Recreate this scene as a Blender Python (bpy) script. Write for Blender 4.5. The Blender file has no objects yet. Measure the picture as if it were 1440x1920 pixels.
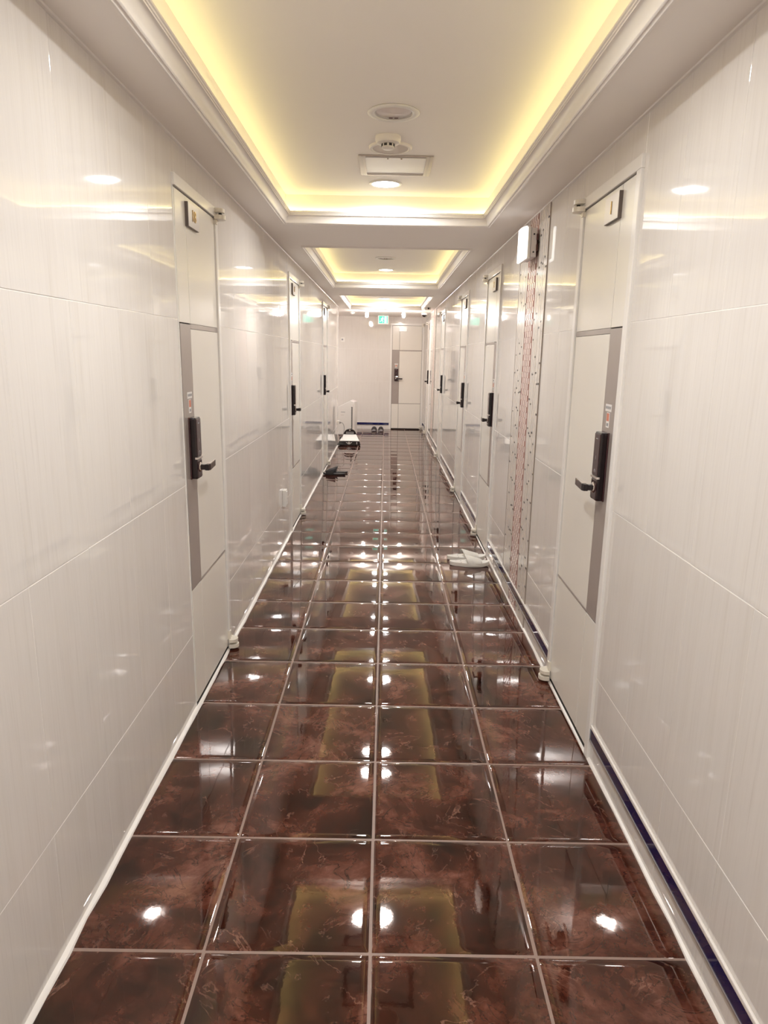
import bpy, bmesh, math, random
from mathutils import Vector, Matrix
random.seed(7)
scene = bpy.context.scene
col = scene.collection

# ------------------------------------------------------------------ camera
XL, XR, YEND, ZC = -0.7287, 0.7693, 12.05, 2.115      # corridor: left wall, right wall, end wall, soffit
def make_camera():
    F, p, y, r = 1286.57, -0.2244, 0.0014, 0.0179
    f = Vector((math.sin(y)*math.cos(p), math.cos(y)*math.cos(p), math.sin(p)))
    rt = Vector((math.cos(y), -math.sin(y), 0)); up = rt.cross(f)
    r2 = rt*math.cos(r) + up*math.sin(r); u2 = -rt*math.sin(r) + up*math.cos(r)
    cam = bpy.data.cameras.new('camera'); o = bpy.data.objects.new('camera', cam); col.objects.link(o)
    cam.sensor_fit = 'HORIZONTAL'; cam.sensor_width = 36; cam.lens = F/1440*36
    cam.clip_start = 0.02; cam.clip_end = 60
    m = Matrix((r2, u2, -f)).transposed().to_4x4(); m.translation = (0.012, -1.3723, 1.4032)
    o.matrix_world = m; scene.camera = o
make_camera()
# ------------------------------------------------------------------ world, exposure
w = bpy.data.worlds.new('world'); scene.world = w; w.use_nodes = True
w.node_tree.nodes['Background'].inputs[0].default_value = (0.02, 0.018, 0.016, 1)
w.node_tree.nodes['Background'].inputs[1].default_value = 0.3
vs = scene.view_settings
vs.view_transform = 'Standard'; vs.look = 'None'; vs.gamma = 1; vs.use_curve_mapping = False
vs.exposure = 0.0
L_DOWN, P_DOWN, L_COVE, L_BULB, L_EXIT, L_LAMP = 18.0, 12.3, 9.8, 470.0, 0.9, 1.2   # lamp radiances
scene.cycles.use_denoising = True
scene.cycles.glossy_bounces = 6
scene.cycles.max_bounces = 14
scene.cycles.diffuse_bounces = 6

# ------------------------------------------------------------------ materials
MATS = {}
def nt(name):
    m = bpy.data.materials.new(name); m.use_nodes = True
    MATS[name] = m
    return m, m.node_tree.nodes, m.node_tree.links, m.node_tree.nodes['Principled BSDF']
def plain(name, c, rough=0.5, metal=0.0, spec=0.5, var=0.0, vscale=30, bump=0.0, bscale=200, coat=0.0):
    m, n, l, b = nt(name)
    b.inputs['Base Color'].default_value = (*c, 1); b.inputs['Roughness'].default_value = rough
    b.inputs['Metallic'].default_value = metal; b.inputs['Specular IOR Level'].default_value = spec
    b.inputs['Coat Weight'].default_value = coat; b.inputs['Coat Roughness'].default_value = 0.05
    tc = n.new('ShaderNodeTexCoord')
    if var:
        t = n.new('ShaderNodeTexNoise'); t.inputs['Scale'].default_value = vscale; t.inputs['Detail'].default_value = 4
        l.new(tc.outputs['Object'], t.inputs['Vector'])
        mx = n.new('ShaderNodeMix'); mx.data_type = 'RGBA'
        mx.inputs[6].default_value = (*[x*(1-var) for x in c], 1); mx.inputs[7].default_value = (*[min(1, x*(1+var)) for x in c], 1)
        l.new(t.outputs['Fac'], mx.inputs[0]); l.new(mx.outputs[2], b.inputs['Base Color'])
    if bump:
        t = n.new('ShaderNodeTexNoise'); t.inputs['Scale'].default_value = bscale; t.inputs['Detail'].default_value = 2
        l.new(tc.outputs['Object'], t.inputs['Vector'])
        bp = n.new('ShaderNodeBump'); bp.inputs['Strength'].default_value = bump; bp.inputs['Distance'].default_value = 0.001
        l.new(t.outputs['Fac'], bp.inputs['Height']); l.new(bp.outputs[0], b.inputs['Normal'])
    return m
def glow(name, c, s, base=(0.8, 0.8, 0.8)):
    m, n, l, b = nt(name)
    b.inputs['Base Color'].default_value = (*base, 1)
    b.inputs['Emission Color'].default_value = (*c, 1); b.inputs['Emission Strength'].default_value = s
    return m
def ramp(n, stops):
    r = n.new('ShaderNodeValToRGB'); e = r.color_ramp.elements
    while len(e) < len(stops): e.new(0.5)
    for i, (p, c) in enumerate(stops): e[i].position = p; e[i].color = (*c, 1)
    return r
def offset_coords(n, l, amount=40):
    """object coordinates shifted by a random amount for every tile"""
    tc = n.new('ShaderNodeTexCoord'); oi = n.new('ShaderNodeObjectInfo')
    mu = n.new('ShaderNodeMath'); mu.operation = 'MULTIPLY'; mu.inputs[1].default_value = amount
    l.new(oi.outputs['Random'], mu.inputs[0])
    ad = n.new('ShaderNodeVectorMath'); ad.operation = 'ADD'
    l.new(tc.outputs['Object'], ad.inputs[0]); l.new(mu.outputs[0], ad.inputs[1])
    return ad.outputs[0], oi
def mapped(n, l, vec, scale):
    mp = n.new('ShaderNodeMapping'); mp.inputs['Scale'].default_value = scale; l.new(vec, mp.inputs['Vector']); return mp.outputs[0]
def noise(n, l, vec, scale, detail=4, dist=0.0, rough=0.55):
    t = n.new('ShaderNodeTexNoise'); t.inputs['Scale'].default_value = scale; t.inputs['Detail'].default_value = detail
    t.inputs['Distortion'].default_value = dist; t.inputs['Roughness'].default_value = rough
    l.new(vec, t.inputs['Vector']); return t.outputs['Fac']
def mixc(n, l, fac, a, b, blend='MIX'):
    mx = n.new('ShaderNodeMix'); mx.data_type = 'RGBA'; mx.blend_type = blend
    for i, v in ((0, fac), (6, a), (7, b)):
        if isinstance(v, bpy.types.NodeSocket): l.new(v, mx.inputs[i])
        elif i == 0: mx.inputs[0].default_value = v
        else: mx.inputs[i].default_value = (*v, 1)
    return mx.outputs[2]

def mat_wall_tile():
    m, n, l, b = nt('wall_tile')
    vec, oi = offset_coords(n, l)
    fine = noise(n, l, mapped(n, l, vec, (150, 150, 4.0)), 1.0, 6, 0.35)
    broad = noise(n, l, mapped(n, l, vec, (22, 22, 1.4)), 1.0, 4, 0.6)
    r1 = ramp(n, [(0.25, (0.695, 0.648, 0.605)), (0.42, (0.75, 0.705, 0.662)), (0.75, (0.775, 0.731, 0.688))]); l.new(fine, r1.inputs[0])
    r2 = ramp(n, [(0.3, (0.972, 0.965, 0.955)), (0.5, (1, 1, 1))]); l.new(broad, r2.inputs[0])
    c = mixc(n, l, 1.0, r1.outputs[0], r2.outputs[0], 'MULTIPLY')
    l.new(c, b.inputs['Base Color'])
    b.inputs['Roughness'].default_value = 0.04; b.inputs['Specular IOR Level'].default_value = 0.55
    tc = n.new('ShaderNodeTexCoord')
    h = noise(n, l, mapped(n, l, vec, (5, 5, 5)), 1.0, 2)
    bp = n.new('ShaderNodeBump'); bp.inputs['Strength'].default_value = 0.10; bp.inputs['Distance'].default_value = 0.006
    l.new(h, bp.inputs['Height']); l.new(bp.outputs[0], b.inputs['Normal'])
mat_wall_tile()
def mat_floor_tile():
    m, n, l, b = nt('floor_tile')
    vec, oi = offset_coords(n, l)
    big = noise(n, l, vec, 5.2, 12, 0.45, 0.68)
    r1 = ramp(n, [(0.37, (0.007, 0.0012, 0.0007)), (0.46, (0.038, 0.0075, 0.0037)), (0.555, (0.086, 0.025, 0.0145)), (0.68, (0.185, 0.078, 0.055))])
    l.new(big, r1.inputs[0])
    sub = noise(n, l, mapped(n, l, vec, (16, 20, 16)), 1.0, 8, 0.6)
    r2 = ramp(n, [(0.35, (0.72, 0.68, 0.66)), (0.6, (1.08, 1.06, 1.05))]); l.new(sub, r2.inputs[0])
    c = mixc(n, l, 1.0, r1.outputs[0], r2.outputs[0], 'MULTIPLY')
    v1 = noise(n, l, vec, 4.2, 5, 2.2)
    a1 = ramp(n, [(0.487, (0, 0, 0)), (0.5, (1, 1, 1)), (0.513, (0, 0, 0))]); l.new(v1, a1.inputs[0])
    brk = noise(n, l, vec, 9, 2); a1b = ramp(n, [(0.5, (0, 0, 0)), (0.68, (0.55, 0.55, 0.55))]); l.new(brk, a1b.inputs[0])
    veinf = mixc(n, l, 1.0, a1.outputs[0], a1b.outputs[0], 'MULTIPLY')
    c = mixc(n, l, veinf, c, (0.30, 0.155, 0.11))
    v2 = noise(n, l, mapped(n, l, vec, (1, 1, 1.7)), 6.5, 4, 2.6)
    a2 = ramp(n, [(0.482, (0, 0, 0)), (0.5, (0.75, 0.75, 0.75)), (0.518, (0, 0, 0))]); l.new(v2, a2.inputs[0])
    c = mixc(n, l, a2.outputs[0], c, (0.010, 0.003, 0.002))
    l.new(c, b.inputs['Base Color'])
    b.inputs['Roughness'].default_value = 0.035; b.inputs['Specular IOR Level'].default_value = 0.95; b.inputs['Specular Tint'].default_value = (1.0, 0.81, 0.71, 1)
    h = noise(n, l, vec, 55, 2); h2 = noise(n, l, vec, 9, 1)
    ad = n.new('ShaderNodeMath'); ad.operation = 'MULTIPLY_ADD'; ad.inputs[1].default_value = 0.12; l.new(h, ad.inputs[0]); l.new(h2, ad.inputs[2])
    bp = n.new('ShaderNodeBump'); bp.inputs['Strength'].default_value = 0.09; bp.inputs['Distance'].default_value = 0.004
    l.new(ad.outputs[0], bp.inputs['Height']); l.new(bp.outputs[0], b.inputs['Normal'])
mat_floor_tile()
plain('wall_grout', (0.86, 0.825, 0.785), 0.7, var=0.05)
plain('floor_grout', (0.27, 0.185, 0.15), 0.45, var=0.15, vscale=25)
plain('caulk', (0.80, 0.75, 0.70), 0.35, var=0.05, bump=0.3, bscale=30)
plain('ceiling_paint', (0.915, 0.86, 0.81), 0.55, var=0.01, vscale=3)
plain('coffer_paint', (0.915, 0.865, 0.82), 0.6, var=0.01, vscale=3)
plain('moulding_paint', (0.84, 0.79, 0.745), 0.38, var=0.02, vscale=40)
plain('door_cream', (0.83, 0.785, 0.715), 0.22, var=0.015, vscale=8, bump=0.03, bscale=8)
plain('frame_white', (0.86, 0.825, 0.785), 0.2, var=0.02)
plain('strip_grey', (0.40, 0.345, 0.315), 0.33, metal=0.25, var=0.04, vscale=14)
plain('gap_dark', (0.02, 0.014, 0.01), 0.8, var=0.2)  # near-black colour paints the shade into door gaps and grooves
plain('black_gloss', (0.012, 0.006, 0.007), 0.14, var=0.1)
plain('maroon_gloss', (0.045, 0.016, 0.018), 0.1, var=0.15, vscale=60)
plain('black_matt', (0.012, 0.010, 0.011), 0.45, var=0.2)
plain('chrome', (0.78, 0.73, 0.70), 0.15, metal=1.0, var=0.03)
plain('brass', (0.62, 0.43, 0.16), 0.22, metal=1.0, var=0.08, vscale=90)
plain('plate_edge', (0.13, 0.10, 0.085), 0.45, var=0.1)  # dark brown stands in for shade on the side of the number plate
plain('plate_silver', (0.60, 0.555, 0.535), 0.3, metal=0.3, var=0.03)
plain('hinge_ivory', (0.76, 0.70, 0.60), 0.3, var=0.05)
plain('paper_white', (0.82, 0.79, 0.76), 0.5, var=0.03)
plain('paper_red', (0.70, 0.24, 0.15), 0.5, var=0.08)
plain('print_grey', (0.34, 0.33, 0.34), 0.6, var=0.1)
plain('blue_glass', (0.004, 0.006, 0.07), 0.04, spec=0.8, var=0.15, vscale=6)
plain('rail_grey', (0.45, 0.41, 0.38), 0.3, metal=0.5, var=0.04)
plain('white_plastic', (0.80, 0.77, 0.73), 0.3, var=0.02)
plain('detector_white', (0.78, 0.73, 0.68), 0.35, var=0.02)
plain('speaker_grey', (0.60, 0.53, 0.48), 0.5, var=0.04, bump=0.4, bscale=900)
plain('aluminium', (0.50, 0.445, 0.41), 0.34, metal=0.6, var=0.05, vscale=60)
plain('hatch_white', (0.80, 0.76, 0.74), 0.3, var=0.01)
plain('mosaic_pink', (0.84, 0.70, 0.64), 0.16, var=0.10, vscale=33)
plain('mosaic_pale', (0.72, 0.66, 0.60), 0.14, var=0.10, vscale=26)
plain('mosaic_grout', (0.34, 0.185, 0.155), 0.7, var=0.15)
plain('mosaic_grout_pale', (0.38, 0.32, 0.275), 0.7, var=0.12)
plain('mosaic_dark', (0.02, 0.014, 0.012), 0.3, var=0.3)
plain('slipper_white', (0.82, 0.78, 0.71), 0.4, var=0.02)
plain('slipper_black', (0.014, 0.012, 0.014), 0.5, var=0.2)
plain('slipper_grey', (0.36, 0.33, 0.34), 0.5, var=0.1)
plain('hole_grey', (0.30, 0.27, 0.25), 0.7, var=0.1)
plain('lamp_metal', (0.66, 0.61, 0.60), 0.4, metal=0.2, var=0.03)
plain('bracket_rust', (0.09, 0.025, 0.02), 0.6, var=0.25)
plain('switch_white', (0.84, 0.81, 0.77), 0.25, var=0.02)
plain('cord_grey', (0.30, 0.27, 0.25), 0.5, var=0.05)
glow('downlight_glow', (0.97, 0.985, 1.0), L_DOWN)
glow('cove_glow', (1.0, 0.875, 0.36), L_COVE)
glow('bulb_glow', (1.0, 0.91, 0.84), L_BULB)
glow('exit_green', (0.08, 0.80, 0.52), L_EXIT, (0.01, 0.22, 0.13))
glow('exit_white', (0.75, 1.0, 0.97), L_EXIT, (0.35, 0.5, 0.48))
glow('lamp_glow', (1.0, 0.97, 0.93), L_LAMP)
plain('clear_glass', (0.80, 0.73, 0.69), 0.08, spec=0.7, var=0.02)

# ------------------------------------------------------------------ mesh helpers
class MB:
    """collects vertices and faces; build() links them as one mesh object"""
    def __init__(s): s.v = []; s.f = []
    def box(s, x0, x1, y0, y1, z0, z1):
        b = len(s.v)
        s.v += [(x0,y0,z0),(x1,y0,z0),(x1,y1,z0),(x0,y1,z0),(x0,y0,z1),(x1,y0,z1),(x1,y1,z1),(x0,y1,z1)]
        s.f += [tuple(b+i for i in q) for q in ((0,3,2,1),(4,5,6,7),(0,1,5,4),(1,2,6,5),(2,3,7,6),(3,0,4,7))]
        return s
    def poly_prism(s, pts, fn, a, c):
        """outline pts [(p,q)] extruded from a to c; fn(p,q,t) -> xyz"""
        b = len(s.v); k = len(pts)
        s.v += [fn(p, q, a) for p, q in pts] + [fn(p, q, c) for p, q in pts]
        s.f += [tuple(b+i for i in range(k))[::-1], tuple(b+k+i for i in range(k))]
        s.f += [(b+i, b+(i+1)%k, b+k+(i+1)%k, b+k+i) for i in range(k)]
        return s
    def lathe(s, prof, n=32, c=(0,0,0), axis='z', cap=True):
        """profile [(r,h)] turned round an axis"""
        b = len(s.v)
        for r, h in prof:
            for i in range(n):
                t = 2*math.pi*i/n; p, q = r*math.cos(t), r*math.sin(t)
                x = {'z': (p, q, h), 'x': (h, p, q), 'y': (p, h, q)}[axis]
                s.v.append((c[0]+x[0], c[1]+x[1], c[2]+x[2]))
        for j in range(len(prof)-1):
            for i in range(n):
                s.f.append((b+j*n+i, b+j*n+(i+1)%n, b+(j+1)*n+(i+1)%n, b+(j+1)*n+i))
        if cap:
            s.f.append(tuple(b+i for i in range(n))[::-1]); e = b+(len(prof)-1)*n
            s.f.append(tuple(e+i for i in range(n)))
        return s
    def tube(s, pts, r, n=8):
        b = len(s.v); P = [Vector(p) for p in pts]
        for i, p in enumerate(P):
            d = (P[min(i+1, len(P)-1)]-P[max(i-1, 0)]).normalized()
            a = d.cross(Vector((0.31, 0.2, 0.93))).normalized(); c = d.cross(a)
            for k in range(n):
                t = 2*math.pi*k/n; s.v.append(tuple(p+(a*math.cos(t)+c*math.sin(t))*r))
        for j in range(len(P)-1):
            for k in range(n): s.f.append((b+j*n+k, b+j*n+(k+1)%n, b+(j+1)*n+(k+1)%n, b+(j+1)*n+k))
        s.f.append(tuple(b+k for k in range(n))[::-1]); s.f.append(tuple(b+(len(P)-1)*n+k for k in range(n)))
        return s
    def mesh(s, name, mat, smooth=False, bevel=0):
        me = bpy.data.meshes.new(name); me.from_pydata(s.v, [], s.f); me.update()
        bm = bmesh.new(); bm.from_mesh(me)
        if bevel:
            es = [e for e in bm.edges if len(e.link_faces) == 2 and e.calc_face_angle(0) > 0.6]
            bmesh.ops.bevel(bm, geom=es, offset=bevel, segments=2, profile=0.6, affect='EDGES', clamp_overlap=True)
        bmesh.ops.recalc_face_normals(bm, faces=bm.faces); bm.to_mesh(me); bm.free()
        me.materials.append(MATS[mat])
        if smooth:
            me.polygons.foreach_set('use_smooth', [True]*len(me.polygons)); me.set_sharp_from_angle(angle=math.radians(40))
        return me
    def build(s, name, mat, parent=None, smooth=False, bevel=0, loc=None):
        return link(name, s.mesh(name, mat, smooth, bevel), parent, loc)
def link(name, me, parent=None, loc=None):
    o = bpy.data.objects.new(name, me); col.objects.link(o)
    if parent is not None: o.parent = parent
    if loc is not None: o.location = loc
    return o
def empty(name, loc=(0,0,0), rz=0.0, parent=None):
    o = bpy.data.objects.new(name, None); col.objects.link(o); o.location = loc; o.rotation_euler = (0,0,rz)
    o.empty_display_size = 0.1
    if parent is not None: o.parent = parent
    return o
def tag(o, label, cat, group=None, kind=None):
    o['label'] = label; o['category'] = cat
    if group: o['group'] = group
    if kind: o['kind'] = kind
    return o
def children(o): return [c for c in col.objects if c.parent == o]
def copy_tree(o, parent=None):
    c = o.copy(); col.objects.link(c); c.parent = parent
    for ch in children(o): copy_tree(ch, c)
    return c
def text_object(s, size, depth, mat, name, parent, mtx):
    cu = bpy.data.curves.new('t', 'FONT'); cu.body = s; cu.size = size; cu.extrude = depth; cu.align_x = 'CENTER'; cu.align_y = 'CENTER'; cu.resolution_u = 3
    t = bpy.data.objects.new('t', cu); col.objects.link(t)
    dg = bpy.context.evaluated_depsgraph_get(); me = bpy.data.meshes.new_from_object(t.evaluated_get(dg))
    bpy.data.objects.remove(t); bpy.data.curves.remove(cu)
    me.materials.clear(); me.materials.append(MATS[mat]); me.name = name
    o = link(name, me, parent); o.matrix_local = mtx
    return o

# ------------------------------------------------------------------ tiles
TILE_CACHE = {}
def wall_tile_mesh(a, h):
    """tile face in the local YZ plane looking +X, softened edges"""
    k = ('w', round(a, 4), round(h, 4))
    if k not in TILE_CACHE:
        m = MB(); c = 0.0007; t = 0.0010
        A, H = a/2, h/2
        m.v = [(-t,-A,-H),(-t,A,-H),(-t,A,H),(-t,-A,H),(-c*.6,-A,-H),(-c*.6,A,-H),(-c*.6,A,H),(-c*.6,-A,H),(0,-A+c,-H+c),(0,A-c,-H+c),(0,A-c,H-c),(0,-A+c,H-c)]
        m.f = [(8,9,10,11)] + [(i, (i+1)%4, 4+(i+1)%4, 4+i) for i in range(4)] + [(4+i, 4+(i+1)%4, 8+(i+1)%4, 8+i) for i in range(4)]
        TILE_CACHE[k] = m.mesh('wall_tile', 'wall_tile')
    return TILE_CACHE[k]
def floor_tile_mesh(a, d):
    """tile face in the XY plane looking up, edges rolling off gently"""
    k = ('f', round(a, 4), round(d, 4))
    if k not in TILE_CACHE:
        m = MB()
        def cuts(s): return [-s/2, -s/2+.004, -s/2+.022, s/2-.022, s/2-.004, s/2]
        fall = [-.0022, -.0007, 0, 0, -.0007, -.0022]
        xs, ys = cuts(a), cuts(d)
        for j, y in enumerate(ys):
            for i, x in enumerate(xs): m.v.append((x, y, min(fall[i], fall[j])))
        for j in range(5):
            for i in range(5): q = j*6+i; m.f.append((q, q+1, q+7, q+6))
        me = bpy.data.meshes.new('floor_tile'); me.from_pydata(m.v, [], m.f); me.update()
        me.materials.append(MATS['floor_tile']); me.polygons.foreach_set('use_smooth', [True]*len(me.polygons))
        TILE_CACHE[k] = me
    return TILE_CACHE[k]

# ------------------------------------------------------------------ floor
YB = -4.0                     # corridor goes on behind the camera to here
XA = -2.1                     # side passage on the left past the end of the left wall
YA = 9.56
fl = MB(); fl.box(XA-.05, XR+.1, YB-.1, YEND+.1, -0.06, -0.0016)
floor = fl.build('floor', 'floor_grout'); tag(floor, 'glossy dark brown marbled tile floor running down the corridor', 'floor', kind='structure')
T = 0.4; G = 0.0045
def floor_tile(x0, x1, y0, y1):
    o = link('floor_tile', floor_tile_mesh(x1-x0-G, y1-y0-G), floor, ((x0+x1)/2, (y0+y1)/2, 0))
    o.rotation_euler = (random.gauss(0, .0010), random.gauss(0, .0010), 0)
for r in range(-3, 31):
    y0, y1 = r*T, min((r+1)*T, YEND)
    if y1-y0 < .02: continue
    xs = [XL, -T, 0, T, XR]
    if y0 >= 9.5: xs = [XA, -5*T, -4*T, -3*T, -2*T, -T, 0, T, XR]
    for a, b in zip(xs[:-1], xs[1:]): floor_tile(a, b, y0, y1)

# ------------------------------------------------------------------ doors layout
DW, DH, FW = 0.56, 1.955, 0.042            # leaf width, leaf top, frame width
LD = [1.165, 4.045, 6.885]                 # near edge of each leaf, left wall
RD = [0.880, 3.410, 5.210, 7.765, 10.76]
ED = 0.135
FT = 2.0                                   # top of the frame
MOS = [(2.05, 2.73), (9.42, 10.06)]        # mosaic columns, right wall
ROWS = [0.0, 0.316, 0.916, 1.516, ZC]

def subtract(rects, hole):
    out = []
    for (a, b, c, d) in rects:
        h0, h1, k0, k1 = hole
        if h1 <= a or h0 >= b or k1 <= c or k0 >= d: out.append((a, b, c, d)); continue
        if h0 > a: out.append((a, h0, c, d))
        if h1 < b: out.append((h1, b, c, d))
        if k1 < d: out.append((max(a, h0), min(b, h1), k1, d))
        if k0 > c: out.append((max(a, h0), min(b, h1), c, k0))
    return out
def tile_wall(parent, u0, u1, origin, pitch, holes, place):
    k = math.floor((u0-origin)/pitch)
    while origin+k*pitch < u1:
        a, b = max(u0, origin+k*pitch), min(u1, origin+(k+1)*pitch); k += 1
        if b-a < .01: continue
        for z0, z1 in zip(ROWS[:-1], ROWS[1:]):
            rs = [(a, b, z0, z1)]
            for h in holes: rs = subtract(rs, h)
            for (p, q, c, d) in rs:
                if q-p < .012 or d-c < .012: continue
                g, gz = 0.0006, 0.0011
                place(link('wall_tile', wall_tile_mesh(q-p-2*g, d-c-2*gz), parent), (p+q)/2, (c+d)/2)
def tilt(): return random.uniform(-.0012, .0012), random.uniform(-.0018, .0018)
def wall_slab(name, segs, fn, mat='wall_grout'):
    m = MB()
    for s in segs: m.box(*fn(*s))
    return m.build(name, mat)

# left wall
lholes = [(y-(FW if k else .012), y+DW+FW, -1, FT) for k, y in enumerate(LD)]
segs = [(YB, YA, -.05, ZC+.02)]
for h in lholes: segs = subtract(segs, h)
wl = wall_slab('wall_left', segs, lambda a, b, c, d: (XL-.13, XL-.0008, a, b, c, d))
tag(wl, 'left corridor wall of glossy cream tiles with three doors', 'wall', kind='structure')
def pl(o, u, z):
    o.location = (XL, u, z); a, b = tilt(); o.rotation_euler = (0, a, b)
tile_wall(wl, -1.2, YA, -.004, .2985, lholes, pl)
# right wall
rholes = [(y-FW, y+DW+FW, -1, FT) for y in RD]
segs = [(YB, YEND+.1, -.05, ZC+.02)]
for h in rholes: segs = subtract(segs, h)
wr = wall_slab('wall_right', segs, lambda a, b, c, d: (XR+.0008, XR+.13, a, b, c, d))
tag(wr, 'right corridor wall of glossy cream tiles with mosaic columns', 'wall', kind='structure')
def pr(o, u, z):
    o.location = (XR, u, z); a, b = tilt(); o.rotation_euler = (0, a, math.pi+b)
tile_wall(wr, -1.2, YEND, -.056, .3, rholes+[(a, b, -1, 9) for a, b in MOS], pr)
# end wall
eholes = [(ED-FW, ED+DW-.02+FW, -1, FT)]
segs = [(XA, XR+.1, -.05, ZC+.02)]
for h in eholes: segs = subtract(segs, h)
we = wall_slab('wall_end', segs, lambda a, b, c, d: (a, b, YEND+.0008, YEND+.13, c, d))
tag(we, 'cream tiled end wall facing down the corridor', 'wall', kind='structure')
def pe(o, u, z):
    o.location = (u, YEND, z); a, b = tilt(); o.rotation_euler = (0, a, -math.pi/2+b)
tile_wall(we, XA, XR, -.17, .3, eholes, pe)
# side passage and the wall behind the viewer
wp = MB().box(XA-.1, XA, YA, YEND, -.05, ZC+.02).build('wall_passage', 'wall_grout'); tag(wp, 'pale wall closing the short side passage on the left', 'wall', kind='structure')
wn = MB().box(XA, XL-.13, YA-.1, YA, -.05, ZC+.02).build('wall_return', 'wall_grout'); tag(wn, 'return of the left wall into the side passage', 'wall', kind='structure')
wb = MB().box(XL-.13, XR+.13, YB-.1, YB, -.05, ZC+.02).build('wall_near', 'wall_grout'); tag(wb, 'plain wall at the near end behind the viewer', 'wall', kind='structure')
# corner trim where the left wall stops
ct = MB().box(XL-.012, XL+.003, YA-.014, YA+.003, 0, ZC); tag(ct.build('trim_1', 'frame_white', bevel=.002), 'white corner strip where the left wall ends', 'trim', kind='structure')
# white sealant bead along both floor edges, slightly wavy
def caulk(name, segs, x, s, wid, label):
    m = MB(); rnd = random.Random(3)
    for (a, b) in segs:
        n = max(2, int((b-a)/.11)); base = len(m.v)
        for i in range(n+1):
            y = a+(b-a)*i/n; ww = wid*(1+.28*rnd.uniform(-1, 1))
            m.v += [(x-s*.002, y, -.001), (x+s*ww, y, -.001), (x+s*ww*.8, y, .004), (x-s*.002, y, .007+.003*rnd.random())]
        for i in range(n):
            p = base+i*4
            m.f += [(p+j, p+(j+1)%4, p+4+(j+1)%4, p+4+j) for j in range(4)]
        m.f += [(base, base+1, base+2, base+3), tuple(base+n*4+j for j in (3, 2, 1, 0))]
    o = m.build(name, 'caulk', smooth=True); tag(o, label, 'trim', kind='structure')
caulk('trim_2', [(-2, YA)], XL, 1, .013, 'white sealant bead along the foot of the left wall')
caulk('trim_3', [(-2, YEND)], XR, -1, .009, 'white sealant bead along the foot of the right wall')
def cornice(name, x, s, y0, y1, label):
    m = MB(); m.poly_prism([(0, ZC), (.008*s, ZC), (.006*s, ZC-.004), (0, ZC-.007)], lambda p, q, t: (x+p, t, q), y0, y1)
    tag(m.build(name, 'caulk'), label, 'trim', kind='structure')
cornice('trim_4', XL, 1, YB, YA, 'thin pale bead where left wall meets the ceiling')
cornice('trim_5', XR, -1, YB, YEND, 'thin pale bead where right wall meets the ceiling')

# ------------------------------------------------------------------ ceiling with lit coffers
OX0, OX1 = -.573, .582
TRAYS = [(-3.75, -.86), (0.0, 2.715), (3.54, 6.40), (7.34, 9.90)]
TZ = 2.258
UI = .018                                   # coffer side stands this far inside the outer moulding edge
OFF = [None, (0.025, 1.36), (-.005, 5.16), (-.01, 8.6)]
ROFF = .078
segs = [(XA-.1, XR+.13, YB-.1, YEND+.13)]
for (a, b) in TRAYS: segs = subtract(segs, (OX0+UI, OX1-UI, a+UI, b-UI))
cm = MB()
for (a, b, c, d) in segs: cm.box(a, b, c, d, ZC, ZC+.03)
ceiling = cm.build('ceiling', 'ceiling_paint'); tag(ceiling, 'pale ceiling with three glowing recessed coffers along the corridor', 'ceiling', kind='structure')
def coffer(i, a, b):
    m = MB(); x0, x1, y0, y1 = OX0+UI, OX1-UI, a+UI, b-UI; t = .02
    m.box(x0-t, x0, y0-t, y1+t, ZC+.03, TZ+t); m.box(x1, x1+t, y0-t, y1+t, ZC+.03, TZ+t)
    m.box(x0, x1, y0-t, y0, ZC+.03, TZ+t); m.box(x0, x1, y1, y1+t, ZC+.03, TZ+t)
    if OFF[i]:
        cx, cy = OFF[i]; s = .14; n = 32
        for (p, q, c, d) in subtract([(x0, x1, y0, y1)], (cx-s, cx+s, cy-s, cy+s)): m.box(p, q, c, d, TZ, TZ+t)
        base = len(m.v)
        for k in range(n):
            th = 2*math.pi*k/n; c_, s_ = math.cos(th), math.sin(th); f = s/max(abs(c_), abs(s_))
            m.v += [(cx+ROFF*c_, cy+ROFF*s_, TZ), (cx+f*c_, cy+f*s_, TZ)]
        for k in range(n):
            p = base+2*k; q = base+2*((k+1) % n); m.f.append((p, p+1, q+1, q))
    else: m.box(x0, x1, y0, y1, TZ, TZ+t)
    m.build('coffer', 'coffer_paint', ceiling)
    u0, u1 = .026, .033; z = 2.1725
    led = MB()
    led.box(OX0+u0, OX0+u1, a+u0, b-u0, z, z+.004); led.box(OX1-u1, OX1-u0, a+u0, b-u0, z, z+.004)
    led.box(OX0+u1, OX1-u1, a+u0, a+u1, z, z+.004); led.box(OX0+u1, OX1-u1, b-u1, b-u0, z, z+.004)
    o = led.build('led_strip', 'cove_glow', ceiling); o['label'] = 'hidden yellow light strip behind the moulding'
prof = [(0, ZC+.001), (0, 2.108), (.003, 2.1045), (.008, 2.1045), (.011, 2.108), (.0125, 2.1105), (.0165, 2.1085), (.0195, 2.1105)]
for k in range(7):                          # concave sweep
    t = k/6*math.pi/2; prof.append((.0205+.0185*(1-math.cos(t)), 2.113+.036*math.sin(t)))
prof += [(.0415, 2.149), (.0415, 2.1535), (.0445, 2.155), (.0445, 2.1595), (.048, 2.162), (.049, 2.167), (.046, 2.1715), (.020, 2.1715), (UI, 2.165), (UI, ZC+.001)]
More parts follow.
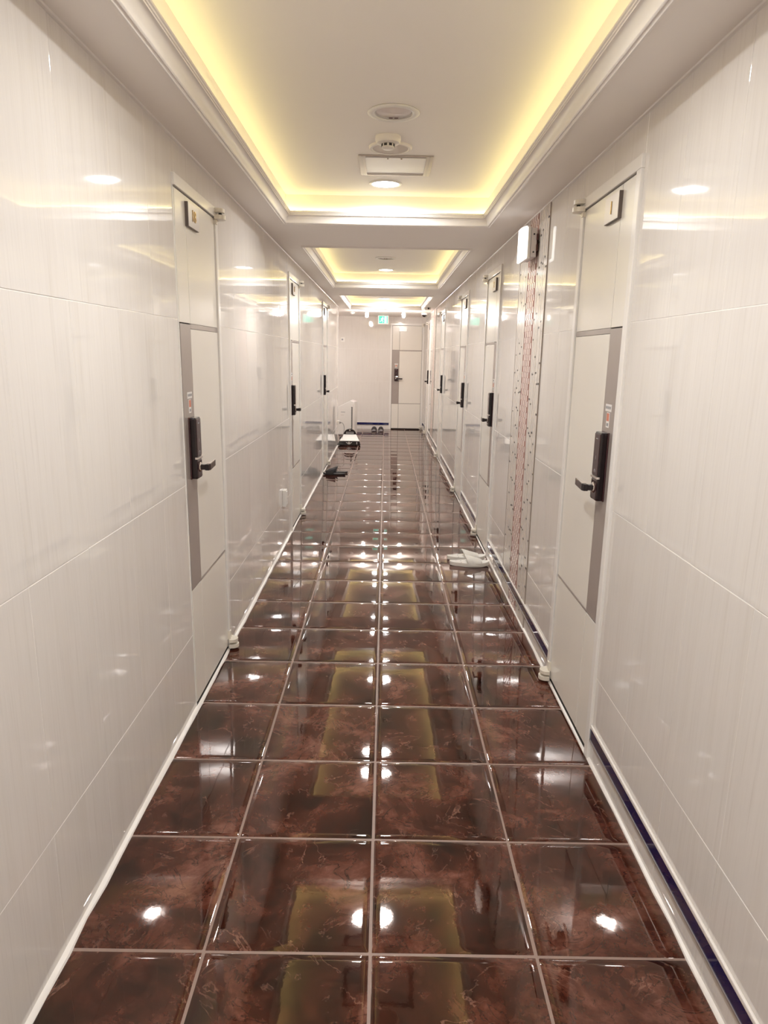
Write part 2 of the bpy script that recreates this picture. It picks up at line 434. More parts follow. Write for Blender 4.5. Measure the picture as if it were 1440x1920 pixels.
def moulding(i, a, b):
    t = empty('trim_%d' % (6+i), (0, (a+b)/2, ZC))
    tag(t, ['crown moulding around the coffer behind the viewer', 'crown moulding around the nearest glowing coffer', 'crown moulding around the second coffer', 'crown moulding around the farthest coffer'][i], 'trim', kind='structure')
    cy = (a+b)/2
    R = lambda u: [(OX0+u, a+u), (OX1-u, a+u), (OX1-u, b-u), (OX0+u, b-u)]
    for s in range(4):
        m = MB(); n = len(prof)
        for u, z in prof:
            p, q = R(u)[s], R(u)[(s+1) % 4]; m.v += [(p[0], p[1]-cy, z-ZC), (q[0], q[1]-cy, z-ZC)]
        m.f = [(2*k, 2*((k+1) % n), 2*((k+1) % n)+1, 2*k+1) for k in range(n)]
        m.build('moulding_length', 'moulding_paint', t, smooth=True)
for i, (a, b) in enumerate(TRAYS): coffer(i, a, b); moulding(i, a, b)

# ------------------------------------------------------------------ ceiling fittings
def downlight_proto():
    t = empty('downlight')
    MB().lathe([(.068, -.0005), (.084, -.0005), (.084, -.003), (.080, -.006), (.071, -.006), (.068, -.004), (.068, -.0005)], 40, cap=False).build('trim_ring', 'white_plastic', t, smooth=True)
    MB().lathe([(.001, -.0045), (.050, -.0045), (.068, -.003)], 40, cap=False).build('diffuser', 'downlight_glow', t)
    la = bpy.data.lights.new('led_panel', 'AREA'); la.shape = 'DISK'; la.size = .130; la.energy = P_DOWN; la.color = (0.965, 0.985, 1.0); la.spread = math.radians(162)
    link('led_panel', la, t, (0, 0, -.0055))
    return t
dl = downlight_proto()
DL = [((-.005, 2.415), 'lit round downlight at the far end of the nearest coffer'),
      ((-.002, 6.02), 'lit round downlight in the second coffer'),
      ((-.022, 9.66), 'lit round downlight in the farthest coffer'),
      ((-.005, .31), 'lit round downlight at the near end of nearest coffer, seen only as a reflection'),
      ((-.01, 4.27), 'lit round downlight hidden behind the soffit in the second coffer, seen as floor reflection'),
      ((-.01, 7.75), 'lit round downlight hidden behind the soffit in the farthest coffer'),
      ((-1.45, 10.85), 'added round downlight, out of view in the side passage, to brighten the end wall'),  # unseen lamp added to brighten the end wall
      ((0, -1.2), 'lit round downlight behind the viewer, nearer one'), ((0, -3.3), 'lit round downlight behind the viewer, rearmost')]
for k, ((x, y), lab) in enumerate(DL):
    o = dl if k == 0 else copy_tree(dl)
    o.location = (x, y, TZ if x > -1 else ZC); tag(o, lab, 'ceiling light', 'round downlights in the coffers')
def off_light(x, y, lab):
    t = empty('recessed_fitting', (x, y, TZ)); tag(t, lab, 'ceiling light', 'unlit recessed fittings')
    MB().lathe([(ROFF-.006, -.001), (.092, -.0006), (.094, -.003), (.090, -.006), (.074, -.0075), (ROFF-.010, -.004), (ROFF-.006, -.001)], 40, cap=False).build('trim_ring', 'white_plastic', t, smooth=True)
    MB().lathe([(ROFF-.004, -.002), (.066, .006), (.050, .013), (.030, .016), (.001, .0165)], 40, cap=False).build('reflector', 'hatch_white', t, smooth=True)
    MB().lathe([(.001, -.003), (.058, -.001), (.064, .001), (.064, .003), (.001, .001)], 40, cap=False).build('glass', 'clear_glass', t, smooth=True)
    for s in (-1, 1): MB().box(s*.010-.007, s*.010+.007, .055, .062, -.002, .010).build('clip', 'bracket_rust', t)
off_light(*OFF[1], 'unlit recessed ceiling fitting nearest the viewer')
off_light(*OFF[2], 'unlit recessed ceiling fitting in the second coffer')
off_light(*OFF[3], 'unlit recessed ceiling fitting in the farthest coffer')
t = empty('smoke_detector', (.006, 1.645, TZ)); tag(t, 'round white smoke detector between the recessed fitting and speaker', 'smoke detector')
MB().lathe([(.052, 0), (.052, -.010), (.050, -.018), (.046, -.024), (.030, -.028)], 36).build('base', 'detector_white', t, smooth=True)
MB().lathe([(.025, -.026), (.026, -.036), (.0255, -.036), (.025, -.042), (.020, -.046), (.001, -.047)], 36).build('chamber', 'detector_white', t, smooth=True)
for k in range(8):
    th = math.radians(22.5+45*k); m = MB(); m.box(.0245, .0268, -.006, .006, -.0375, -.0285)
    o = m.build('vent_slot', 'black_matt', t); o.rotation_euler = (0, 0, th)
MB().lathe([(.0025, -.0245), (.002, -.0285), (.0005, -.029)], 10, c=(.010, -.040, .003)).build('indicator', 'paper_white', t)
t = empty('ceiling_speaker', (.016, 1.785, TZ)); tag(t, 'flat round grey ceiling speaker beside the access hatch', 'speaker')
MB().lathe([(.074, 0), (.091, 0), (.091, -.004), (.086, -.009), (.077, -.009), (.074, -.006)], 40, cap=False).build('rim', 'detector_white', t, smooth=True)
MB().lathe([(.075, -.001), (.075, -.0065), (.001, -.008)], 40).build('grille', 'speaker_grey', t, smooth=True)
t = empty('access_hatch', (.041, 2.065, TZ)); tag(t, 'square ceiling access hatch with aluminium frame', 'hatch')
hs, hw = .165, .030
for nm, bx in (('l', (-hs, -hs+hw, -hs, hs)), ('r', (hs-hw, hs, -hs, hs)), ('n', (-hs+hw, hs-hw, -hs, -hs+hw)), ('f', (-hs+hw, hs-hw, hs-hw, hs))):
    fr = MB().box(*bx, -.006, 0).build('frame_bar', 'aluminium', t, bevel=.0015)
    a, b, c, d = bx
    if b-a < d-c: MB().box((a+b)/2-.002, (a+b)/2+.002, c+.002, d-.002, -.0075, -.005).build('rib', 'rail_grey', fr)
    else: MB().box(a+.002, b-.002, (c+d)/2-.002, (c+d)/2+.002, -.0075, -.005).build('rib', 'rail_grey', fr)
MB().box(-hs+hw, hs-hw, -hs+hw, hs-hw, -.003, 0).build('panel', 'hatch_white', t)
for x in (-.035, .025): MB().lathe([(.004, -.003), (.004, -.008), (.002, -.009)], 12, c=(x, -hs+hw+.008, 0)).build('latch', 'aluminium', t)

# ------------------------------------------------------------------ doors
def door_proto(sg, near=FW):
    """door in local space: u = +y from the latch edge to the hinge edge, out of the wall = sg*x"""
    t = empty('door')
    def B(nm, u0, u1, v0, v1, z0, z1, mat, bevel=0, par=None):
        a, b = sorted((sg*v0, sg*v1)); return MB().box(a, b, u0, u1, z0, z1).build(nm, mat, par or t, bevel=bevel)
    W = DW; F = .011
    B('frame_backing', -near, W+FW, -.11, -.06, -.01, FT, 'gap_dark')
    B('jamb', -near, -.004, -.10, F if near > .02 else .002, 0, DH+.004, 'frame_white', .003 if near > .02 else 0)
    B('jamb', W+.004, W+FW, -.10, F, 0, DH+.004, 'frame_white', .003)
    B('head', -near, W+FW, -.10, F, DH+.004, FT, 'frame_white', .003)
    B('threshold', -.004, W+.004, -.10, .002, -.012, .012, 'gap_dark')  # dark bar stands for the shaded recess under the leaf
    B('leaf', 0, W, -.045, -.0015, .022, DH, 'gap_dark')
    g = .0022; s = .135; zl, zu = .497, 1.497; fr = .003
    lat = [('leaf_panel', .0005, s-g, zu+.010, DH-.0005), ('leaf_panel', s+g, W-.0005, zu+.010, DH-.0005), ('leaf_panel', s+g, W-.0005, zl+.006, zu-.010),
           ('leaf_panel', .0005, s-g, .0225, zl-.004), ('leaf_panel', s+g, W-.0005, .0225, zl-.004)]
    for nm, u0, u1, z0, z1 in lat: B(nm, u0, u1, -.04, fr, z0, z1, 'door_cream', .0012)
    B('grey_strip', .0005, s, -.04, fr+.0005, zl, zu+.006, 'strip_grey', .0008)['label'] = 'brushed grey vertical strip'
    B('grey_band', s, W-.0005, -.04, fr+.0005, zu-.009, zu+.009, 'strip_grey', .0008)
    B('grey_band', s, W-.0005, -.04, fr+.0005, zl-.003, zl+.005, 'strip_grey', .0006)
    # number plate
    pt = empty('number_plate', (sg*fr, .198, 1.892), parent=t)
    a, b = sorted((0, sg*.012)); MB().box(a, b, -.072, .072, -.042, .042).build('plate_edge', 'plate_edge', pt, bevel=.001)
    a, b = sorted((sg*.0118, sg*.0132)); MB().box(a, b, -.0705, .0715, -.0405, .0415).build('plate_face', 'plate_silver', pt)
    # stickers
    st = B('sticker', .050, .112, fr, fr+.0012, 1.232, 1.256, 'paper_white')
    for k in range(5): B('print', .056+k*.011, .064+k*.011, fr+.0012, fr+.0016, 1.240, 1.249, 'print_grey', par=st)
    s2 = B('sticker', .064, .094, fr, fr+.0012, 1.178, 1.228, 'paper_white')
    B('red_print', .067, .091, fr+.0012, fr+.0016, 1.200, 1.226, 'paper_red', par=s2)
    B('print', .070, .088, fr+.0012, fr+.0016, 1.183, 1.193, 'print_grey', par=s2)
    # lock
    lk = empty('door_lock', (sg*fr, .082, 1.045), parent=t); lk['label'] = 'black keypad lock with lever handle'
    def LB(nm, u0, u1, v0, v1, z0, z1, mat, bevel=0):
        a, b = sorted((sg*v0, sg*v1)); return MB().box(a, b, u0, u1, z0, z1).build(nm, mat, lk, bevel=bevel)
    LB('lock_base', -.036, .036, 0, .006, -.118, .118, 'maroon_gloss', .002)
    LB('lock_body', -.034, .034, .004, .028, -.117, .117, 'black_gloss', .006)
    LB('keypad', -.029, .029, .026, .0298, -.030, .111, 'maroon_gloss', .0015)
    LB('trim_bar', -.0345, .0345, .020, .0315, -.041, -.033, 'chrome', .0012)
    LB('lower_cover', -.029, .029, .026, .0292, -.112, -.046, 'maroon_gloss', .0015)
    for (u, z, w_, h_) in ((0, .095, .010, .0016), (0, .03, .0016, .006), (-.006, -.016, .0016, .004), (.006, -.016, .0016, .004), (0, -.011, .004, .0014)):
        LB('mark', u-w_, u+w_, .0296, .0301, z-h_, z+h_, 'print_grey')
    a = [(.018, .028), (.019, .031), (.016, .034), (.010, .035)]
    MB().lathe([(r, sg*h) for r, h in a], 24, c=(0, 0, -.074), axis='x').build('rosette', 'chrome', lk, smooth=True)
    LB('lever_stem', -.010, .010, .030, .060, -.084, -.064, 'black_gloss', .003)
    m = MB(); pts = [(-.011, .050), (-.011, .064), (.004, .069), (.118, .060), (.120, .052), (.020, .052)]
    m.poly_prism(pts, lambda p, q, z: (sg*q, p, z), -.086, -.062); m.build('lever', 'black_gloss', lk, bevel=.0018)
    m = MB(); m.poly_prism([(.006, .0525), (.006, .0675), (.117, .0595), (.117, .0525)], lambda p, q, z: (sg*q, p, z), -.0625, -.0608); m.build('lever_inlay', 'chrome', lk)
    # pivot hinges
    def hinge(z, up):
        h = empty('hinge', (sg*F, W+.018, z), parent=t)
        def plate(nm, z0, z1, r, mat):
            pts = [(-.034, -.002)] + [(.010*math.cos(q)*2.9-.004, r*(.25+.75*math.sin(q))) for q in [math.pi*k/10 for k in range(10, -1, -1)]] + [(.034, -.002)]
            MB().poly_prism(pts, lambda p, q, zz: (sg*q, p, zz), z0, z1).build(nm, mat, h, bevel=.001)
        plate('hinge_plate', .006, .022, .036, 'hinge_ivory'); plate('hinge_plate', -.022, -.004, .040, 'hinge_ivory')
        MB().lathe([(.007, -.004), (.007, .006)], 14, c=(sg*.016, .004, 0)).build('pin', 'gap_dark', h)
        m = MB()
        z0, z1 = (.020, .062) if up else (-.022, -.040)
        m.poly_prism([(-.024, z0), (.012, z0), (.002, z1), (-.018, z1)], lambda p, q, v: (sg*v, p, q), -.012, .004); m.build('hinge_arm', 'hinge_ivory', h, bevel=.001)
    hinge(.032, True); hinge(1.972, False)
    return t
d0, dL, dR = door_proto(1, .012), door_proto(1), door_proto(-1)
Lm = lambda v, u, z: Matrix.Translation((v, u, z)) @ Matrix(((0,0,1,0),(1,0,0,0),(0,1,0,0),(0,0,0,1)))
Rm = lambda v, u, z: Matrix.Translation((-v, u, z)) @ Matrix(((0,0,-1,0),(-1,0,0,0),(0,1,0,0),(0,0,0,1)))
def digits(d, s, left):
    pt = [c for c in children(d) if c.name.startswith('number_plate')][0]
    text_object(s, .058, .0022, 'brass', 'digits', pt, (Lm if left else Rm)(.0135, 0, 0))
nd = 0
def door(proto, first, loc, rz, label, num=None, left=True):
    global nd
    o = proto if first else copy_tree(proto)
    nd += 1; o.name = 'door_%d' % nd; o.location = loc; o.rotation_euler = (0, 0, rz)
    tag(o, label, 'door', 'cream room doors along the corridor', 'structure')
    return o
D = []
D.append((door(d0, True, (XL, LD[0], 0), 0, 'cream door numbered 18 nearest on the left wall'), '18', True))
D.append((door(dL, True, (XL, LD[1], 0), 0, 'cream door in the middle of the left wall beside the low white socket'), '17', True))
D.append((door(dL, False, (XL, LD[2], 0), 0, 'cream door farthest along the left wall by the black slippers'), '16', True))
D.append((door(dR, True, (XR, RD[0], 0), 0, 'cream door numbered 1 nearest on the right wall'), '1', False))
D.append((door(dR, False, (XR, RD[1], 0), 0, 'cream door on the right wall just past the near mosaic column, by white slippers'), '2', False))
D.append((door(dR, False, (XR, RD[2], 0), 0, 'third cream door along the right wall'), '3', False))
D.append((door(dR, False, (XR, RD[3], 0), 0, 'fourth cream door along the right wall before the far mosaic column'), None, False))
D.append((door(dR, False, (XR, RD[4], 0), 0, 'last cream door on the right wall near the end wall'), None, False))
D.append((door(dL, False, (ED, YEND, 0), -math.pi/2, 'cream door in the end wall facing the viewer'), None, True))
for o, s, lf in D:
    if s: digits(o, s, lf)

# ------------------------------------------------------------------ blue band skirting
def band(par, fn, a, b):
    s = empty('skirting_length', parent=par)
    MB().box(*fn(a, b, 0, .006, .083, .125)).build('blue_band', 'blue_glass', s)
    MB().box(*fn(a, b, 0, .008, .125, .138)).build('top_bead', 'caulk', s, bevel=.003)
    MB().box(*fn(a, b, 0, .008, .077, .083)).build('bottom_rail', 'rail_grey', s)
br = empty('baseboard_right'); tag(br, 'dark blue glass band with white bead low along the right wall', 'baseboard', kind='structure')
fr_ = lambda a, b, v0, v1, z0, z1: (XR-v1, XR-v0, a, b, z0, z1)
ys = [-1.4] + [q for y in RD for q in (y-FW-.001, y+DW+FW+.001)] + [YEND]
for a, b in zip(ys[0::2], ys[1::2]): band(br, fr_, a, b)
be = empty('baseboard_end'); tag(be, 'dark blue band low on the end wall behind the grey slippers', 'baseboard', kind='structure')
fe_ = lambda a, b, v0, v1, z0, z1: (a, b, YEND-v1, YEND-v0, z0, z1)
band(be, fe_, -1.2, ED-FW-.001); band(be, fe_, ED+DW-.02+FW+.025, XR-.012)

# ------------------------------------------------------------------ mosaic columns
def mosaic(y0, y1, label, coarse):
    t = empty('mosaic_column', (XR, (y0+y1)/2, 0)); tag(t, label, 'mosaic', 'mosaic columns on the right wall')
    c = (y0+y1)/2; W = (y1-y0); hw = .112; rnd = random.Random(11)
    m = MB().box(-.003, .001, -W/2, -hw, 0, ZC); m.box(-.003, .001, hw, W/2, 0, ZC); m.build('backing', 'mosaic_grout_pale', t)
    MB().box(-.003, .001, -hw, hw, 0, ZC).build('centre_backing', 'mosaic_grout', t)
    for s in (-W/2-.004, W/2): MB().box(-.005, .001, s, s+.003, 0, ZC).build('edge_strip', 'mosaic_grout_pale', t)
    pk = MB(); bw, bh, g = .0455, .0302, .0190
    rows = int(ZC/bh); n = 4
    for r in range(rows):
        z = r*bh; off = -hw+.012+(bw/2 if r % 2 else 0)
        for k in range(n):
            a = off+k*bw
            pk.box(-.0041-rnd.random()*.0005, -.002, a+g/2, a+bw-g/2, z+.0006, z+bh-.0006)
    o = pk.build('pink_tiles', 'mosaic_pink', t); o['kind'] = 'stuff'
    pale = MB(); dark = MB()
    for (a, b) in ((-W/2+.003, -hw-.002), (hw+.002, W/2-.003)):
        ncol = 6; cw = (b-a)/ncol
        for k in range(ncol):
            z = -rnd.random()*.1; u = a+k*cw
            while z < ZC:
                h = rnd.choice((.10, .15, .15, .22, .30)) ; z0, z1 = max(0, z), min(ZC, z+h)
                if z1-z0 > .006:
                    pale.box(-.0039-rnd.random()*.0008, -.002, u+.0024, u+cw-.0024, z0+.001, z1-.001)
                    if rnd.random() < .8 and z1 < ZC-.02: dark.box(-.0052, -.002, u+.004, u+.004+rnd.uniform(.012, .026), z1-.0045, z1+.0045)
                z += h
    o = pale.build('pale_sticks', 'mosaic_pale', t); o['kind'] = 'stuff'
    o = dark.build('dark_chips', 'mosaic_dark', t); o['kind'] = 'stuff'
mosaic(*MOS[0], 'near mosaic column of pink bricks and pale sticks below the wall lamp', False)
mosaic(*MOS[1], 'far pink mosaic column just before the last right door', True)

# wall lamp on the near mosaic
t = empty('wall_lamp', (XR, 2.35, 1.89)); tag(t, 'white box wall lamp high on the near mosaic column', 'wall lamp')
MB().box(-.014, -.006, -.07, .07, .03, .11).build('bracket', 'bracket_rust', t)
for z in (.035, .085): MB().box(-.020, -.010, -.104, -.06, z, z+.028).build('bracket_tab', 'bracket_rust', t)
MB().box(-.046, -.018, -.100, .100, .004, .142).build('housing', 'lamp_metal', t, bevel=.002)
MB().box(-.062, -.048, -.103, .103, -.002, .148).build('front_frame', 'white_plastic', t, bevel=.003)
m = MB(); m.poly_prism([(-.100, -.066), (.100, -.066)] + [(.100*math.cos(math.pi*k/14), -.068-.018*math.sin(math.pi*k/14)) for k in range(15)], lambda p, q, z: (q, p, z), -.004, .150)
m.build('diffuser', 'lamp_glow', t, smooth=True)
for z in (.028, .112): MB().lathe([(.004, -.0998), (.004, -.103), (.002, -.104)], 10, c=(-.032, 0, z), axis='y').build('screw', 'black_matt', t)

# ------------------------------------------------------------------ left wall socket
t = empty('wall_socket', (XL, 3.60, .30)); tag(t, 'slim white socket box low on the left wall before the second door', 'socket')
MB().box(0, .026, -.035, .035, 0, .125).build('box', 'switch_white', t, bevel=.004)
MB().box(.024, .030, -.028, .028, .012, .113).build('cover', 'switch_white', t, bevel=.002)
for z in (.035, .085): MB().lathe([(.016, .0295), (.016, .0305), (.013, .0305), (.012, .028)], 20, c=(0, 0, z), axis='x').build('outlet', 'detector_white', t)

# ------------------------------------------------------------------ end of the corridor
t = empty('wall_switch', (-.81, YEND, 1.64)); tag(t, 'small white wall switch on the left of the end wall', 'switch')
MB().box(-.04, .04, -.010, 0, 0, .085).build('plate', 'switch_white', t, bevel=.002)
MB().box(-.022, .008, -.014, -.009, .028, .058).build('button', 'print_grey', t, bevel=.002)
t = empty('exit_sign', (-.045, 11.45, ZC)); tag(t, 'glowing green exit sign hanging below the ceiling at the far end', 'exit sign')
MB().box(-.095, .095, -.018, .018, -.165, -.012).build('case', 'white_plastic', t, bevel=.004)
MB().lathe([(.008, 0), (.008, -.014)], 12).build('hanger', 'white_plastic', t)
MB().box(-.078, .078, -.0195, -.017, -.150, -.024).build('panel', 'exit_green', t)
sc_ = MB()                                     # running figure and doorway
sc_.box(.020, .062, -.0205, -.019, -.146, -.030)
sc_.lathe([(.011, -.0205), (.011, -.019)], 14, c=(-.008, 0, -.045), axis='y')
def limb(pts, wd): 
    for (a, b), (c, d) in zip(pts[:-1], pts[1:]):
        q = math.hypot(c-a, d-b); nx, nz = -(d-b)/q*wd, (c-a)/q*wd
        sc_.poly_prism([(a+nx, b+nz), (c+nx, d+nz), (c-nx, d-nz), (a-nx, b-nz)], lambda p, r, y: (p, y, r), -.0205, -.019)
limb([(-.010, -.060), (-.024, -.092)], .010); limb([(-.024, -.092), (-.004, -.108), (-.010, -.138)], .006); limb([(-.024, -.092), (-.040, -.112), (-.064, -.116)], .006)
limb([(-.010, -.062), (.008, -.080), (.016, -.070)], .0045); limb([(-.014, -.062), (-.036, -.066), (-.042, -.084)], .0045)
sc_.build('pictogram', 'exit_white', t)
def bulb(x, y, lab):
    t = empty('ceiling_bulb', (x, y, ZC)); tag(t, lab, 'light bulb', 'bare bulbs on the ceiling at the far end')
    MB().lathe([(.034, 0), (.034, -.010), (.022, -.018), (.018, -.030)], 20).build('socket', 'white_plastic', t, smooth=True)
    MB().lathe([(.016, -.030), (.022, -.038), (.025, -.055), (.025, -.085), (.020, -.100), (.010, -.107), (.001, -.108)], 20).build('bulb', 'bulb_glow', t, smooth=True)
bulb(-.31, 10.35, 'glowing bare ceiling bulb left of the exit sign'); bulb(.29, 10.25, 'glowing bare ceiling bulb right of the exit sign')
t = empty('dome_camera', (.655, 10.75, ZC)); tag(t, 'small white dome camera with black lens near the last right door', 'security camera')
MB().lathe([(.050, 0), (.050, -.022), (.046, -.030)], 28).build('base', 'white_plastic', t, smooth=True)
MB().lathe([(.042, -.028), (.040, -.042), (.030, -.056), (.014, -.064), (.001, -.066)], 28).build('lens_dome', 'black_gloss', t, smooth=True)
t = empty('motion_sensor', (.63, 9.36, ZC)); tag(t, 'small boxy white ceiling sensor with dark eye above the far mosaic', 'sensor')
MB().box(-.048, .048, -.035, .035, -.036, 0).build('case', 'white_plastic', t, bevel=.006)
MB().lathe([(.014, -.034), (.014, -.037), (.006, -.039), (.001, -.039)], 16, c=(.01, 0, -.016), axis='y').build('eye', 'black_gloss', t)
t = empty('ceiling_sensor', (-.575, 10.85, ZC)); tag(t, 'tiny white round ceiling sensor at the far left', 'sensor')
MB().lathe([(.045, 0), (.045, -.012), (.030, -.028), (.012, -.034), (.001, -.034)], 24).build('body', 'white_plastic', t, smooth=True)
MB().box(-.012, .012, -.040, -.028, -.028, -.018).build('window', 'print_grey', t)

# air purifier beyond the end of the left wall
t = empty('air_purifier', (-.655, 10.98, 0), math.radians(-9)); tag(t, 'white box air purifier with sloped top standing by the end wall', 'air purifier')
pts = [(-.165, .012), (.150, .012), (.150, .590), (.075, .615), (-.165, .490)]
m = MB(); m.poly_prism(pts, lambda p, q, y: (p, y, q), -.11, .13); m.build('body', 'white_plastic', t, bevel=.006)
MB().box(-.155, .14, -.10, .12, 0, .014).build('foot', 'print_grey', t)
m = MB(); m.poly_prism([(.150, .594), (.075, .619), (.070, .612), (.148, .586)], lambda p, q, y: (p, y, q), -.095, .115); m.build('top_panel', 'lamp_metal', t)
MB().box(.092, .112, -.1125, -.105, .04, .505).build('vent_channel', 'black_matt', t)
for k in range(16): MB().box(.090, .102, -.1145, -.111, .050+k*.0285, .062+k*.0285).build('vent_rib', 'white_plastic', t)
MB().box(.118, .146, -.1125, -.108, .03, .56).build('corner_panel', 'detector_white', t, bevel=.002)
MB().box(-.095, -.02, -.1115, -.108, .405, .415).build('name_print', 'print_grey', t)
MB().box(-.095, -.045, -.1115, -.108, .355, .362).build('name_print', 'speaker_grey', t)
# plug adapter and cord
t = empty('plug_adapter', (XL, 9.46, .33)); tag(t, 'white plug adapter on the left wall corner above the floor machine', 'plug')
MB().box(0, .030, -.045, .045, 0, .060).build('body', 'switch_white', t, bevel=.004)
MB().lathe([(.018, .028), (.018, .042), (.008, .050), (.004, .062)], 14, c=(0, 0, .030), axis='x').build('plug', 'cord_grey', t, smooth=True)
cp = [(XL+.062, 9.46, .36)]
for k in range(1, 15):
    q = k/14; cp.append((XL+.062+.050*math.sin(q*math.pi)-.02*q, 9.46+.10*q, .36*(1-q**1.6)+.030*q))
tag(MB().tube(cp, .0035).build('power_cord', 'cord_grey', None, smooth=True), 'thin grey power cord hanging from the plug adapter', 'cord')
# coiled black cable next to the machine
m = MB(); cc = []
for k in range(90):
    q = k/89; a = q*2*math.pi*5
    cc.append((-.690+(.026-.006*q)*math.cos(a), 9.80+.05*math.sin(a), .010+.09*q+.008*math.sin(a*1.7)))
tag(m.tube(cc, .006, 6).build('cable_coil', 'black_matt', None, smooth=True), 'coiled black cable piled between floor machine and left wall', 'cable')

# floor machine
t = empty('floor_machine', (-.546, 9.43, 0)); tag(t, 'low white and black floor machine with a black top handle', 'machine')
m = MB(); m.v = [(-.186,0,.010),(.184,0,.010),(.150,.40,.010),(-.150,.40,.010),(-.150,.012,.074),(.166,.012,.074),(.135,.40,.10),(-.135,.40,.10)]
m.f = [(0,3,2,1),(4,5,6,7),(0,1,5,4),(1,2,6,5),(2,3,7,6),(3,0,4,7)]; m.build('base', 'black_gloss', t, bevel=.006)
m = MB(); m.v = [(-.150,.010,.072),(.166,.010,.072),(.100,.36,.072),(-.100,.36,.072),(-.148,.014,.082),(.163,.014,.082),(.098,.33,.150),(-.100,.33,.150)]
m.f = [(0,3,2,1),(4,5,6,7),(0,1,5,4),(1,2,6,5),(2,3,7,6),(3,0,4,7)]; m.build('hood', 'white_plastic', t, bevel=.006)
m = MB(); m.poly_prism([(-.104, .140), (.100, .140), (.098, .165)] + [(.092*math.cos(math.pi*k/12)-.002, .165+.068*math.sin(math.pi*k/12)) for k in range(1, 12)] + [(-.102, .165)], lambda p, q, y: (p, y, q), .315, .375)
hd = m.build('handle', 'black_gloss', t, bevel=.006)
for z in (.157, .176): MB().box(-.065, .062, .311, .317, z, z+.007).build('grip_line', 'lamp_metal', hd)
MB().lathe([(.013, .308), (.013, .316)], 14, c=(-.002, 0, .214), axis='y').build('button', 'chrome', hd)
MB().box(-.08, .02, .205, .211, .117, .1215).build('print', 'print_grey', t)
em = MB()                                      # white winged emblem on the front
def epl(pts): em.poly_prism(pts, lambda p, q, y: (p, y+(q-.01)*.19, q), -.0015, .004)
epl([(-.006, .044), (.006, .044), (.008, .054), (0, .066), (-.008, .054)]); epl([(-.052, .056), (-.006, .046), (-.006, .036), (-.040, .046)]); epl([(.052, .056), (.040, .046), (.006, .036), (.006, .046)]); epl([(-.026, .032), (.026, .032), (.014, .026), (-.014, .026)])
em.build('emblem', 'paper_white', t)
MB().box(.118, .130, -.001, .010, .026, .060).build('indicator', 'lamp_metal', t)
for x in (-.15, .15):
    for y in (.04, .35): MB().lathe([(.012, 0), (.012, .012)], 12, c=(x*.9, y, 0)).build('foot', 'black_matt', t)

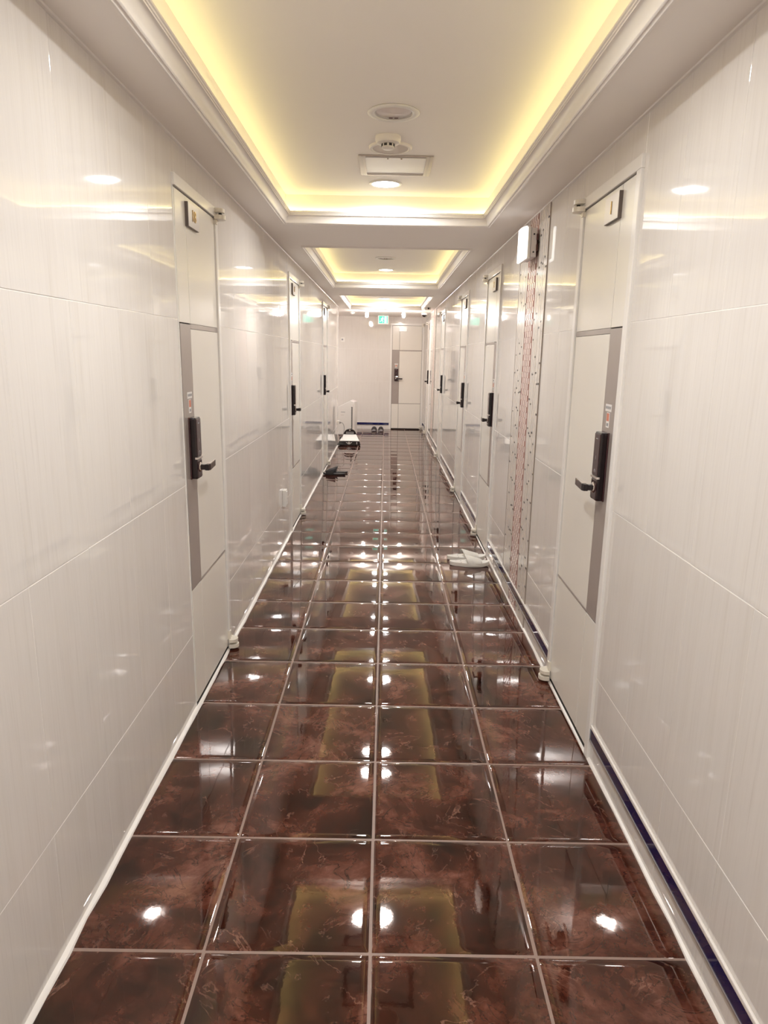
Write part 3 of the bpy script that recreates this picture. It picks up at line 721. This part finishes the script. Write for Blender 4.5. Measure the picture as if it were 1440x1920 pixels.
# ------------------------------------------------------------------ slippers
def slipper_proto(name, mats, length=.275, wid=.105, strap=(.42, .80), height=.075, holes=True, thick=.026):
    """toe towards +x, heel at the origin end"""
    t = empty(name); n = 28
    def half(q):                               # half width along the sole
        return wid/2*(max(0, math.sin(math.pi*min(1, q*1.0))))**.38*(.80+.22*math.sin(math.pi*(q-.18)) if q > .18 else .80)
    prof_ = [(0.0, .84, .0), (.004, .96, .0), (.6, 1.0, 0), (1, .99, 0), (1, .90, -.0)]
    m = MB(); rings = []
    out = []
    for k in range(n+1): q = .5-.5*math.cos(math.pi*k/n); out.append((q*length, half(q)))
    outline = [(x, -h) for x, h in out] + [(x, h) for x, h in out[::-1][1:-1]]
    N = len(outline); cx = length/2
    toe = lambda x: .010*max(0, (x/length-.75)/.25)**2+.004*max(0, (.15-x/length)/.15)**2
    for zf, sc, _ in prof_:
        rings.append([(cx+(x-cx)*(sc*.5+.5), y*sc, zf*thick+toe(x)) for x, y in outline])
    rings.append([(cx+(x-cx)*.90, y*.80, thick*.86+toe(x)) for x, y in outline])
    for r in rings: m.v += r
    for j in range(len(rings)-1):
        for i in range(N): m.f.append((j*N+i, j*N+(i+1) % N, (j+1)*N+(i+1) % N, (j+1)*N+i))
    m.f.append(tuple(range(N))[::-1]); m.f.append(tuple((len(rings)-1)*N+i for i in range(N)))
    m.build('sole', mats[0], t, smooth=True)
    s = MB(); A, Bn = 8, 14
    for lay in (0, 1):
        for i in range(A+1):
            q = strap[0]+(strap[1]-strap[0])*i/A; x0 = q*length
            hh = height*(1-.42*(i/A))
            for k in range(Bn+1):
                th = math.pi*k/Bn; w_ = half(q)*1.03-lay*.006
                lean = -.012*math.sin(th)*(1-i/A)
                s.v.append((x0+lean+.020*math.cos(th)**2*(1 if i < A/2 else -.5)*0.6, -w_*math.cos(th), thick*.35+(hh-thick*.35-lay*.006)*math.sin(th)**.75))
    M = (A+1)*(Bn+1); W_ = Bn+1
    for i in range(A):
        for k in range(Bn):
            p = i*W_+k; s.f.append((p, p+1, p+W_+1, p+W_)); p += M; s.f.append((p, p+W_, p+W_+1, p+1))
    for i in (0, A):
        for k in range(Bn): p = i*W_+k; s.f.append((p, p+1, p+1+M, p+M))
    for i in range(A):
        for k in (0, Bn): p = i*W_+k; s.f.append((p, p+W_, p+W_+M, p+M))
    s.build('strap', mats[1], t, smooth=True)
    if holes:
        for x in (.045, .080, .115, .232):
            for y in (-.022, .022): MB().lathe([(.0038, thick*.84), (.0038, thick*.90)], 10, c=(x, y, toe(x))).build('vent_hole', mats[2], t)
    return t
wsl = slipper_proto('slipper', ('slipper_white', 'slipper_white', 'hole_grey'))
wsl.location = (.476, 3.175, .001); wsl.rotation_euler = (0, 0, math.radians(-2)); tag(wsl, 'white slide slipper nearer the viewer, by the right wall', 'slipper', 'white slippers')
o = copy_tree(wsl); o.location = (.470, 3.305, .001); o.rotation_euler = (0, 0, math.radians(2)); tag(o, 'white slide slipper behind its twin, by the right wall', 'slipper', 'white slippers')
bs = slipper_proto('slipper', ('slipper_black', 'slipper_black', 'hole_grey'), .27, .10, (.48, .88), .085, False, .018)
bs.location = (-.445, 6.72, .001); bs.rotation_euler = (0, 0, math.radians(178)); tag(bs, 'black slide slipper nearer the viewer, by the left wall', 'slipper', 'black slippers')
o = copy_tree(bs); o.location = (-.425, 6.86, .001); o.rotation_euler = (0, 0, math.radians(184)); tag(o, 'black slide slipper behind its twin, by the left wall', 'slipper', 'black slippers')
gs = slipper_proto('slipper', ('slipper_grey', 'slipper_black', 'hole_grey'), .27, .105, (.45, .80), .085, False, .024)
gs.location = (-.180, 11.80, .001); gs.rotation_euler = (0, 0, math.radians(-92)); tag(gs, 'grey and black slipper, left one of the pair before the end wall', 'slipper', 'grey slippers')
o = copy_tree(gs); o.location = (-.062, 11.80, .001); o.rotation_euler = (0, 0, math.radians(-88)); tag(o, 'grey and black slipper, right one of the pair before the end wall', 'slipper', 'grey slippers')
